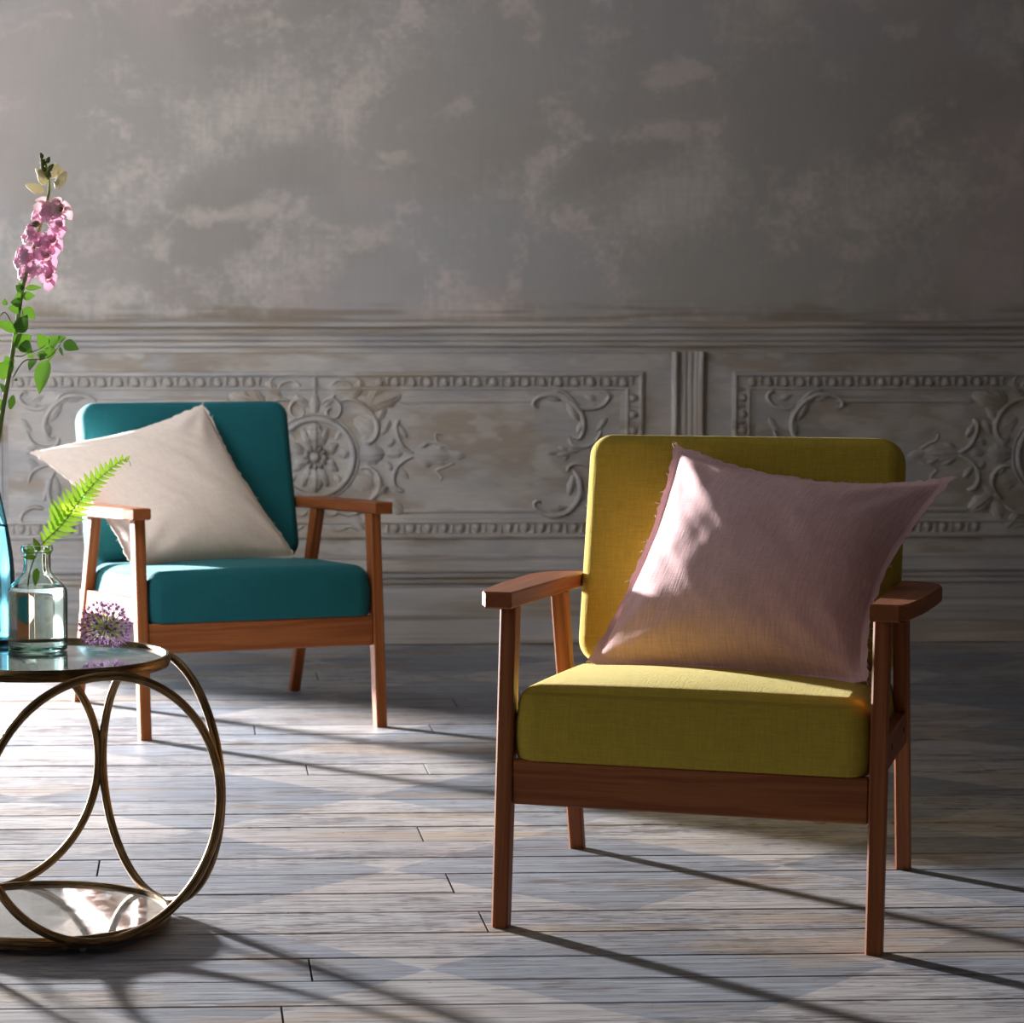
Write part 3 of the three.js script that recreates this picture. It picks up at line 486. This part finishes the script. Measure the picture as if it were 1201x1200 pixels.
// ---------------------------------------------------------------- pillows, given by four corners in their chair's frame
function pillow(name, chair, mat, c, pinch, bulge, fl, s, label, opts = {}) {
  const [TL, TR, BL, BR] = c.map((p) => V(...p)), N = 56;
  const nrm = TR.clone().sub(TL).add(BR.clone().sub(BL)).cross(TL.clone().sub(BL).add(TR.clone().sub(BR))).normalize();
  const ux = TR.clone().sub(TL).add(BR.clone().sub(BL)).normalize(), uy = TL.clone().sub(BL).add(TR.clone().sub(BR)).normalize();
  const bil = (u, v) => { const a = BL.clone().lerp(BR, u), b = TL.clone().lerp(TR, u); return a.lerp(b, v); };
  const L = 0.5;
  const surf = (u, v, side) => {
    const p = bil(u, v), a = u * 2 - 1, b = v * 2 - 1;
    // edges drawn in between the corners
    const bu = (1 - b * b), bv = (1 - a * a);
    p.addScaledVector(ux, bu * (pinch[0] * Math.pow(1 - u, 1.5) - pinch[1] * Math.pow(u, 1.5)));
    p.addScaledVector(uy, bv * (pinch[3] * Math.pow(1 - v, 1.5) - pinch[2] * Math.pow(v, 1.5)));
    const ear = Math.pow(Math.abs(a * b), 9) * (opts.ear ?? 0.005); p.addScaledVector(ux, -Math.sign(a) * ear).addScaledVector(uy, -Math.sign(b) * ear);
    const A = clamp(Math.abs(a) / (1 - fl)), B = clamp(Math.abs(b) / (1 - fl));
    const body = Math.pow((1 - Math.pow(A, 2.2)) * (1 - Math.pow(B, 3.4)), 0.55);
    let t = bulge * body;
    const edge = Math.max(Math.abs(a), Math.abs(b));
    const w1 = (fbm(u * 5 + s, v * 5, 64, 64, s, 3) - 0.5) * 0.010 * body, w2 = (fbm((u + v) * 9 + s, (u - v) * 2.2 + 9, 64, 64, s + 3, 2) - 0.5) * 0.008 * Math.pow(body, 0.5);
    // creases fanning from the corners
    let fan = 0; for (const [cu, cv] of [[0, 0], [1, 0], [0, 1], [1, 1]]) { const du = u - cu, dv = v - cv, r = Math.hypot(du, dv), th = Math.atan2(Math.abs(dv), Math.abs(du)); fan += Math.sin(th * 13 + s + cu * 2 + cv) * Math.exp(-((r - 0.24) ** 2) / 0.012) * 0.003; }
    t = side * (t + 0.0016 + (side > 0 ? w1 + w2 + fan * Math.min(1, body * 2) : 0));
    const wave = (1 - Math.min(1, body * 3)) * (fbm(u * 7, v * 7 + s, 64, 64, s + 7, 2) - 0.5) * (opts.wave ?? 0.012);
    if (side < 0) t *= opts.backFlat ?? 0.55;
    if (edge > 0.999) { p.addScaledVector(ux, (vn(v * 90, s, 512, 64, 5) - 0.5) * 0.006 * (Math.abs(a) > 0.999 ? 1 : 0)); p.addScaledVector(uy, (vn(u * 90, s + 3, 512, 64, 6) - 0.5) * 0.006 * (Math.abs(b) > 0.999 ? 1 : 0)); }
    return p.addScaledVector(nrm, t + wave);
  };
  // even spacing, denser towards the rim
  const sp = (t) => { const k = t * 2 - 1; return 0.5 + 0.5 * Math.sign(k) * (1 - Math.pow(1 - Math.abs(k), 1.25)); };
  const uvf = (u, v) => [sp(u) * L, sp(v) * L];
  const F = gridSurf(N, N, (u, v) => surf(sp(u), sp(v), 1), uvf), B = gridSurf(N, N, (u, v) => surf(sp(u), sp(v), -1), uvf, true);
  // rim strip joining both sheets
  const rimPts = []; for (let i = 0; i < N; i++) rimPts.push([i / N, 0]); for (let i = 0; i < N; i++) rimPts.push([1, i / N]); for (let i = 0; i < N; i++) rimPts.push([1 - i / N, 1]); for (let i = 0; i < N; i++) rimPts.push([0, 1 - i / N]); rimPts.push([0, 0]);
  const rim = gridSurf(rimPts.length - 1, 1, (u, v) => { const q = rimPts[Math.round(u * (rimPts.length - 1))]; return surf(sp(q[0]), sp(q[1]), v ? 1 : -1); }, (u, v) => [u * 2, v * 0.003]);
  const g = group(name, ...chair); mesh('cover', mergeGeometries([F, B, rim]), mat, g);
  // frayed threads along the rim
  seed(s * 31 + 1); const th = [];
  for (let k = 0; k < (opts.threads ?? 0); k++) { const q = rimPts[Math.floor(rnd() * (rimPts.length - 1))]; const p = surf(sp(q[0]), sp(q[1]), 1), out = p.clone().sub(bil(0.5, 0.5)).normalize(); const e = p.clone().addScaledVector(out, rr(0.004, 0.010)).add(V(rr(-1, 1), rr(-1, 1), rr(-1, 1)).multiplyScalar(0.004)); th.push(tube([p, p.clone().lerp(e, 0.5).add(V(rr(-1, 1), rr(-1, 1), 0).multiplyScalar(0.0015)), e], 0.0005, 3, 4)); }
  if (th.length) { const f = mesh('frayed_threads', mergeGeometries(th), mat, g); f.userData.kind = 'stuff'; }
  return tag(g, label, 'pillow');
}
pillow('pillow', CHAIR_Y, M.pink, [[-0.118, 0.786, -0.275], [0.400, 0.738, -0.17], [-0.250, 0.389, -0.11], [0.270, 0.392, 0.05]], [0.03, 0.055, 0.045, 0.0], 0.115, 0.075, 3, 'dusky pink linen pillow with flat fringed border on the yellow armchair', { threads: 70 });
pillow('pillow', CHAIR_T, M.beige, [[-0.462, 0.676, -0.27], [0.030, 0.795, -0.285], [-0.262, 0.385, 0.03], [0.205, 0.395, -0.01]], [0.05, 0.02, 0.035, 0.0], 0.095, 0.03, 11, 'oatmeal beige linen pillow leaning on the teal armchair', { threads: 22, wave: 0.008, ear: 0.011 });

// ---------------------------------------------------------------- ring-legged side table
const TB = { x: -0.2524, z: -4.1535, R: 0.206, top: 0.450, ring: 0.213, off: 0.2185, th: 1.063, hc: 0.2325 };
{
  const g = group('side_table', [TB.x, 0, TB.z]); tag(g, 'round antique brass side table with ring legs and mirrored shelves', 'side table');
  const disc = (y, nm, lab) => {
    const prof = [[TB.R - 0.004, y - 0.0125], [TB.R + 0.0035, y - 0.0115], [TB.R + 0.006, y - 0.003], [TB.R + 0.006, y + 0.003], [TB.R + 0.003, y + 0.0075], [TB.R - 0.002, y + 0.0075], [TB.R - 0.004, y + 0.003], [TB.R - 0.004, y - 0.0125]].map(([a, b]) => new THREE.Vector2(a, b));
    const rim = mesh('rim', toCreasedNormals(new THREE.LatheGeometry(prof, 96), 0.6), M.brass, g);
    const m = mesh(nm, mapUV(new THREE.CylinderGeometry(TB.R - 0.0035, TB.R - 0.0035, 0.008, 96).translate(0, y - 0.003, 0), (x, yy, z) => [x + 0.3, z + 0.3]), M.mirror, g); m.userData.label = lab; return rim;
  };
  disc(TB.top, 'table_top', 'aged mirror glass top'); disc(0.0225, 'lower_shelf', 'aged mirror glass shelf');
  for (let k = 0; k < 4; k++) { const a = TB.th + k * Math.PI / 2; const t = new THREE.TorusGeometry(TB.ring, 0.0074, 12, 96); t.rotateY(Math.PI / 2 - a).translate(Math.cos(a) * TB.off, TB.hc, Math.sin(a) * TB.off); mesh('ring_leg', t, M.brass, g); }
  for (let k = 0; k < 4; k++) { const a = 1.2 + k * Math.PI / 2; mesh('foot', new THREE.SphereGeometry(0.0065, 12, 8).translate(Math.cos(a) * 0.195, 0.0062, Math.sin(a) * 0.195), M.rubber, g); }
}
const TOPY = TB.top + 0.0011;

// ---------------------------------------------------------------- glass bottles
function bottle(name, pos, outer, wall, waterTo, mat, label) {
  const g = group(name, pos); tag(g, label, 'bottle');
  const sm = (pts) => new THREE.SplineCurve(pts.map((p) => new THREE.Vector2(...p))).getPoints(60);
  const o = sm(outer), inn = o.filter((p) => p.y > 0.010 && p.x > 0.004).map((p) => new THREE.Vector2(Math.max(0.004, p.x - wall), p.y));
  const bottom = [new THREE.Vector2(0.0001, 0.004), new THREE.Vector2(outer[0][0] * 0.6, 0.002), new THREE.Vector2(outer[0][0] * 0.86, 0.0)];
  const prof = [...bottom, ...o, ...inn.slice().reverse(), new THREE.Vector2(inn[0].x * 0.85, 0.0085), new THREE.Vector2(0.0001, 0.0105)];
  mesh('glass', new THREE.LatheGeometry(prof, 64), mat, g);
  const wp = [new THREE.Vector2(0.0001, 0.0102), new THREE.Vector2(inn[0].x * 0.86, 0.0083), ...inn.filter((p) => p.y < waterTo).map((p) => new THREE.Vector2(p.x + 0.0004, p.y))];
  const last = wp[wp.length - 1]; wp.push(new THREE.Vector2(last.x, waterTo), new THREE.Vector2(0.0001, waterTo));
  mesh('water', new THREE.LatheGeometry(wp, 64), M.water, g);
  return g;
}
const CB = [-0.266, TOPY, -4.246], BB = [-0.358, TOPY, -4.33];
bottle('clear_bottle', CB, [[0.0485, 0.002], [0.0505, 0.008], [0.0505, 0.05], [0.0505, 0.096], [0.047, 0.108], [0.036, 0.120], [0.0265, 0.130], [0.0235, 0.140], [0.0230, 0.158], [0.0235, 0.166], [0.0268, 0.168], [0.0275, 0.173], [0.0262, 0.178], [0.0235, 0.179]], 0.0032, 0.1085, M.clearGlass, 'clear pale green glass bottle of water holding a fern frond');
bottle('blue_bottle', BB, [[0.0475, 0.002], [0.0495, 0.010], [0.0490, 0.06], [0.0475, 0.13], [0.0415, 0.18], [0.0335, 0.222], [0.0255, 0.258], [0.0215, 0.283], [0.0212, 0.297], [0.0212, 0.302]], 0.003, 0.206, M.blueGlass, 'tall turquoise blue glass bottle holding the snapdragon');

// ---------------------------------------------------------------- plants
function leafGeo(len, wid, bend, fold = 0.25, tip = 1.0, n = 8) {   // lies along +y, faces +z
  return gridSurf(4, n, (u, v) => { const k = u * 2 - 1, w = wid * 0.5 * Math.pow(Math.sin(Math.PI * clamp(Math.pow(v, 0.75) * 0.97 + 0.015)), tip), a = bend * v; return V(k * w, len * v * Math.cos(a * 0.6), -len * v * Math.sin(a * 0.6) + Math.abs(k) * w * fold); });
}
// local frame at p: y axis towards dir, z axis facing as near as possible to face
function aim(o, p, dir, face = V(0, 0, 1)) { const y = dir.clone().normalize(), x = y.clone().cross(face).normalize(), z = x.clone().cross(y).normalize(); o.quaternion.setFromRotationMatrix(new THREE.Matrix4().makeBasis(x, y, z)); o.position.copy(p); return o; }

{ // snapdragon; drawing units 1/690 m measured from the bottle's axis foot
  const g = group('snapdragon', BB); tag(g, 'pink snapdragon stem with leaves standing in the blue bottle', 'flower');
  const S = 1 / 684, ox = -12, oy = 752, P = (u, v, z = 0) => V((u - ox) * S, (oy - v) * S, z);
  const stemPts = [P(-6, 735, -0.012), P(-8, 640), P(-2, 548, 0.004), P(8, 480, 0.006), P(19, 420, 0.006), P(27, 370, 0.004), P(35, 325, 0.002), P(50, 275), P(60, 240), P(65, 215), P(59, 184)];
  const stemC = new THREE.CatmullRomCurve3(stemPts);
  mesh('stem', taperTube(stemPts, (t) => lerp(0.0060, 0.0022, Math.pow(t, 1.1)), 60, 8), M.stem, g);
  const side = [P(21, 438, 0.006), P(27, 428, 0.014), P(36, 418, 0.02), P(48, 416.5, 0.024), P(58, 416, 0.026), P(66, 412, 0.026), P(74, 403, 0.024), P(80, 394, 0.02)];
  mesh('side_stem', taperTube(side, (t) => lerp(0.0014, 0.0008, t), 24, 6), M.stem, g);
  const side2 = [P(26, 383, 0.004), P(20, 374, 0.008), P(12, 362, 0.012), P(5, 370, 0.014), P(4, 378, 0.014)];
  mesh('side_stem', taperTube(side2, (t) => lerp(0.0014, 0.0009, t), 20, 6), M.stem, g);
  const side3 = [P(24, 413, 0.006), P(32, 413, 0.012), P(40, 409, 0.016), P(52, 405, 0.02), P(60, 400, 0.02)];
  mesh('side_stem', taperTube(side3, (t) => lerp(0.0012, 0.0008, t), 16, 6), M.stem, g);
  // leaves: from (u,v) to (u,v), width, z
  const LV = [[20, 433, 4, 423, 17, 0.012], [20, 425, 11, 413, 9, -0.01], [62, 417, 50, 453, 15, 0.03], [48, 416, 40, 427, 8, 0.026], [24, 402, 42, 390, 16, 0.02], [30, 398, 43, 407, 11, 0.022],
    [60, 404, 52, 388, 12, 0.024], [63, 402, 74, 390, 11, 0.018], [80, 398, 97, 404, 10, 0.02], [66, 402, 64, 416, 10, 0.03], [72, 396, 82, 391, 7, 0.02], [58, 410, 54, 416, 6, 0.03], [26, 384, 4, 373, 9, 0.02], [28, 386, 37, 366, 13, 0.014], [30, 386, 30, 370, 12, 0.02],
    [33, 358, 47, 368, 10, 0.012], [32, 358, 17, 357, 9, 0.012], [31, 352, 20, 350, 9, 0.010], [33, 344, 46, 342, 8, 0.012], [33, 343, 25, 345, 8, 0.014], [33, 337, 26, 331, 7, 0.010], [36, 334, 54, 333, 5, 0.010], [33, 335, 28, 328, 6, 0.0],
    [12, 470, -24, 476, 15, 0.0], [14, 466, 23, 468, 12, -0.012], [14, 456, 7, 445, 5, 0.012], [-10, 402, 6, 394, 8, -0.012], [13, 354, 12, 347, 5, 0.012], [23, 440, 26, 441, 3, 0.01], [44, 411, 40, 414, 5, 0.02], [52, 408, 58, 414, 7, 0.03], [76, 402, 79, 412, 3, 0.02]];
  seed(21);
  for (const [a, b, c, d, w, z] of LV) {
    const p = P(a, b, z * 0.5), q = P(c, d, z), dir = q.clone().sub(p), len = dir.length();
    aim(mesh('leaf', leafGeo(len * 1.06, w * S * 1.45, rr(0.1, 0.5), 0.3), rnd() < 0.38 ? M.leafDark : M.leaf, g), p, dir, V(rr(-0.7, 0.3), rr(0, 0.7), 1));
  }
  // florets: a throat tube, two-lobed upper lip and three-lobed pouting lower lip
  const lobe = (c, dir, nrm, len, wid, curl, ruf) => { // petal sheet from c towards dir, curling to nrm
    const d = dir.clone().normalize(), n = nrm.clone().normalize(), x = d.clone().cross(n).normalize(); const ph = rnd() * 6;
    return gridSurf(8, 6, (u, v) => { const k = u * 2 - 1, w = wid * 0.5 * (0.45 + 0.75 * Math.sin(Math.PI * clamp(0.12 + v * 0.72))) * (v > 0.99 ? 0.8 : 1), a = curl * v * v; return c.clone().addScaledVector(d, len * v * (1 - 0.12 * k * k) * Math.cos(a * 0.6)).addScaledVector(n, len * v * Math.sin(a * 0.9) - k * k * w * 0.35 + ruf * v * Math.sin(k * 5 + ph) * len).addScaledVector(x, k * w); });
  };
  function floret(p, dir, size, mat, mat2) {
    const fg = new THREE.Group(); fg.name = 'floret'; g.add(fg); aim(fg, p, dir, V(0.15, 0.5, 1));
    const s = size, tubeG = gridSurf(14, 8, (u, v) => { const a = u * Math.PI * 2, r = s * (0.13 + 0.16 * Math.pow(v, 0.8) + 0.05 * Math.sin(v * 3)); return V(Math.cos(a) * r, s * (0.75 * v), Math.sin(a) * r * (1 - 0.15 * v) - s * 0.08 * v * v); });
    mesh('throat', tubeG, mat2, fg);
    const upper = [-0.5, 0.5].map((k) => lobe(V(k * s * 0.25, s * 0.66, -s * 0.18), V(k * 0.75, 0.75, -0.55), V(0, -0.5, -1), s * 0.62, s * 0.62, 1.2, 0.12));
    mesh('upper_lip', mergeGeometries(upper), mat, fg);
    const lower = [-0.8, 0, 0.8].map((k) => lobe(V(k * s * 0.22, s * 0.68, s * 0.18), V(k * 0.9, 0.45, 0.75), V(0, -1, 0.35), s * 0.6, s * 0.56, 1.3, 0.14));
    lower.push(new THREE.SphereGeometry(s * 0.2, 10, 8).scale(1.1, 0.9, 0.8).translate(0, s * 0.7, s * 0.16));
    mesh('lower_lip', mergeGeometries(lower.map((q) => { const k = q.index ? q.toNonIndexed() : q; return k; })), mat, fg);
    mesh('calyx', gridSurf(10, 5, (u, v) => { const a = u * Math.PI * 2, r = s * (0.06 + 0.12 * Math.sin(v * 2.2)) * (1 + 0.15 * Math.cos(a * 5) * v); return V(Math.cos(a) * r, s * (-0.06 + 0.28 * v + 0.06 * Math.cos(a * 5) * v), Math.sin(a) * r); }), M.bud, fg);
  }
  // [u, v of the mouth, direction from the stem, z]
  const FL = [[52, 248, -0.8, 0.1, 0.5, 0.036, 0], [82, 240, 0.9, 0.3, 0.5, 0.034, 1], [36, 270, -1, 0.15, 0.15, 0.033, 0], [80, 262, 1, -0.2, 0.2, 0.033, 0], [72, 281, 0.8, -0.3, 0.6, 0.034, 0], [27, 298, -1, 0.0, 0.3, 0.034, 0], [50, 287, -0.1, -0.3, 1, 0.036, 0], [63, 300, 0.5, -0.4, 0.8, 0.033, 0], [36, 316, -0.7, -0.3, 0.6, 0.034, 0], [66, 323, 0.8, -0.5, 0.5, 0.034, 0], [62, 236, -0.2, 0.4, 0.6, 0.03, 1]];
  for (const [u, v, dx, dy, dz, sz, pale] of FL) {
    const dir = V(dx, dy, dz).normalize(), mouth = P(u, v, dir.z * 0.014), p = mouth.clone().addScaledVector(dir, -sz * 0.75);
    floret(p, dir, sz * 0.88, pale ? M.petalPale : M.petal, M.petalPale);
  }
  const budG = (l, w) => new THREE.LatheGeometry([[0.05, -1], [0.6, -0.8], [1, -0.25], [0.9, 0.2], [0.55, 0.7], [0.3, 0.95], [0.02, 1.08]].map(([a, b]) => new THREE.Vector2(a * w, b * l)), 10).translate(0, l * 0.9, 0);
  for (const [u, v, dx, dy, l, w, c] of [[58, 222, -0.9, 0.35, 0.0125, 0.0065, 1], [60, 214, -0.4, 0.9, 0.0105, 0.0062, 1], [73, 218, 0.55, 0.9, 0.0130, 0.0066, 1], [70, 206, 0.25, 1, 0.010, 0.005, 1], [60, 206, -0.75, 0.75, 0.0085, 0.005, 1], [76, 206, 0.3, 1, 0.0075, 0.0042, 1], [72, 215, 0.3, 0.5, 0.006, 0.004, 0], [63, 208, 0.1, 1, 0.007, 0.0045, 0], [60, 200, -0.5, 1, 0.006, 0.004, 0], [65, 198, 0.6, 1, 0.006, 0.004, 0], [59, 192, -0.4, 1, 0.0055, 0.0038, 0], [62, 189, 0.5, 1, 0.005, 0.0034, 0], [57, 184, -0.3, 1, 0.0046, 0.003, 0], [70, 246, 0.5, 0.2, 0.008, 0.005, 0], [53, 258, -0.5, -0.2, 0.007, 0.0045, 0], [38, 289, -0.6, -0.6, 0.007, 0.0045, 0]])
    aim(mesh('bud', budG(l * (c ? 1.35 : 1.2), w * (c ? 1.35 : 1.3)), c ? M.cream : M.bud, g), P(u, v, 0.006), V(dx, dy, 0.25));
}
{ // fern frond in the clear bottle
  const g = group('fern_frond', CB); tag(g, 'bright green fern frond standing in the clear bottle', 'fern');
  const S = 1 / 698, P = (u, v, z = 0) => V((u - 44) * S, (766 - v) * S, z);
  const pts = [P(33, 690, 0.004), P(36, 672, 0.008), P(42, 655, 0.010), P(50, 640, 0.012), P(72, 618, 0.014), P(92, 592, 0.016), P(112, 568, 0.018), P(130, 552, 0.02), P(143, 542, 0.022), P(152, 540, 0.024), P(155, 548, 0.026)];
  const c = new THREE.CatmullRomCurve3(pts);
  mesh('rachis', taperTube(pts, (t) => lerp(0.0013, 0.0006, t), 40, 6), M.fernStem, g);
  seed(44); const n = 21;
  for (let i = 0; i < n; i++) for (const s of [-1, 1]) {
    const t = 0.27 + 0.70 * (i + (s > 0 ? 0.4 : 0)) / n, p = c.getPointAt(Math.min(t, 0.995)), tan = c.getTangentAt(Math.min(t, 0.995)), nor = V(-tan.y, tan.x, 0).multiplyScalar(s);
    const k = (t - 0.27) / 0.7, len = (i < 3 ? 0.018 + i * 0.004 : lerp(0.044, 0.007, Math.pow(k, 1.5))) * rr(0.88, 1.08) * (s < 0 ? 0.82 : 1);
    const dir = nor.clone().addScaledVector(tan, 0.42 + 0.2 * k).add(V(0, 0, s > 0 ? rr(-0.1, 0.3) : rr(0.3, 0.8)));
    const geo = gridSurf(2, 9, (u, v) => { const q = u * 2 - 1, w = 0.0072 * (len / 0.034 * 0.6 + 0.4) * (1 - Math.pow(v, 1.8)) * (0.8 + 0.25 * Math.abs(Math.sin(v * 14))); return V(q * w, len * v, -len * 0.25 * v * v + Math.abs(q) * w * 0.4); });
    aim(mesh('leaflet', geo, M.fern, g), p, dir, V(rr(-0.3, 0.3), rr(0.2, 0.7) * s, 1));
  }
  for (const [u, v, a, b, w] of [[44, 655, 27, 655, 6], [36, 652, 29, 645, 5], [44, 668, 42, 690, 9], [40, 652, 34, 640, 8], [48, 648, 40, 632, 8], [52, 646, 62, 650, 7]]) { const p = P(u, v, 0.012), d = P(a, b, 0.016).sub(p); aim(mesh('leaflet', leafGeo(d.length(), w * S, 0.3), M.fern, g), p, d); }
}
{ // allium head lying on the table top
  const R = 0.049, g = group('allium_flower', [-0.150, TOPY + R * 0.87, -4.2]); tag(g, 'round purple allium flower head lying on the table', 'flower');
  seed(61); const ped = [], fl = [], tips = [], star = gridSurf(1, 1, (u, v) => V((u - 0.5) * 0.0042 * (1 - v), v * 0.0075, v * 0.0012));
  const axis = V(-0.25, -0.5, 1).normalize();
  for (let k = 0; k < 170; k++) {
    const y = 1 - 2 * (k + 0.5) / 170, a = k * 2.39996, q = Math.sqrt(1 - y * y); let d = V(Math.cos(a) * q, y, Math.sin(a) * q);
    if (d.y < -0.80) continue;
    const r = R * rr(0.80, 1.0) * (d.y < -0.6 ? 0.8 : 1), e = d.clone().multiplyScalar(r * 0.88), qn = new THREE.Quaternion().setFromUnitVectors(V(0, 1, 0), d);
    ped.push(new THREE.CylinderGeometry(0.00045, 0.00055, r * 0.86, 4).translate(0, r * 0.43, 0).applyQuaternion(qn));
    for (let j = 0; j < 6; j++) { const pg = star.clone(); pg.rotateX(-0.85 + rr(-0.3, 0.3)).rotateY(j * 1.0472 + k); pg.applyQuaternion(qn).translate(e.x, e.y, e.z); fl.push(pg); }
    tips.push(new THREE.SphereGeometry(0.0013, 5, 4).translate(d.x * r * 0.95, d.y * r * 0.95, d.z * r * 0.95));
    for (let j = 0; j < 3; j++) { const o = V(rr(-1, 1), rr(-1, 1), rr(-1, 1)).multiplyScalar(0.0035), t = d.clone().multiplyScalar(r * 1.05).add(o); fl.push(mergeGeometries([new THREE.CylinderGeometry(0.0003, 0.0003, 0.004, 3).applyQuaternion(qn).translate(t.x, t.y, t.z)])); }
  }
  const u = (m) => { m.userData.kind = 'stuff'; };
  const norm = (l) => mergeGeometries(l.map((q) => (q.index ? q.toNonIndexed() : q)));
  u(mesh('pedicels', norm(ped), M.fernStem, g)); u(mesh('florets', norm(fl), M.allium, g)); u(mesh('seed_pods', norm(tips), M.alliumTip, g));
  mesh('stem', taperTube([V(0, 0, 0), axis.clone().multiplyScalar(-0.02), axis.clone().multiplyScalar(-0.055).add(V(0, -0.012, 0))], () => 0.0026, 8, 7), M.stem, g);
}

scene.traverse((o) => { if (o.isMesh) { o.castShadow = true; o.receiveShadow = true; } });
renderer.render(scene, camera);
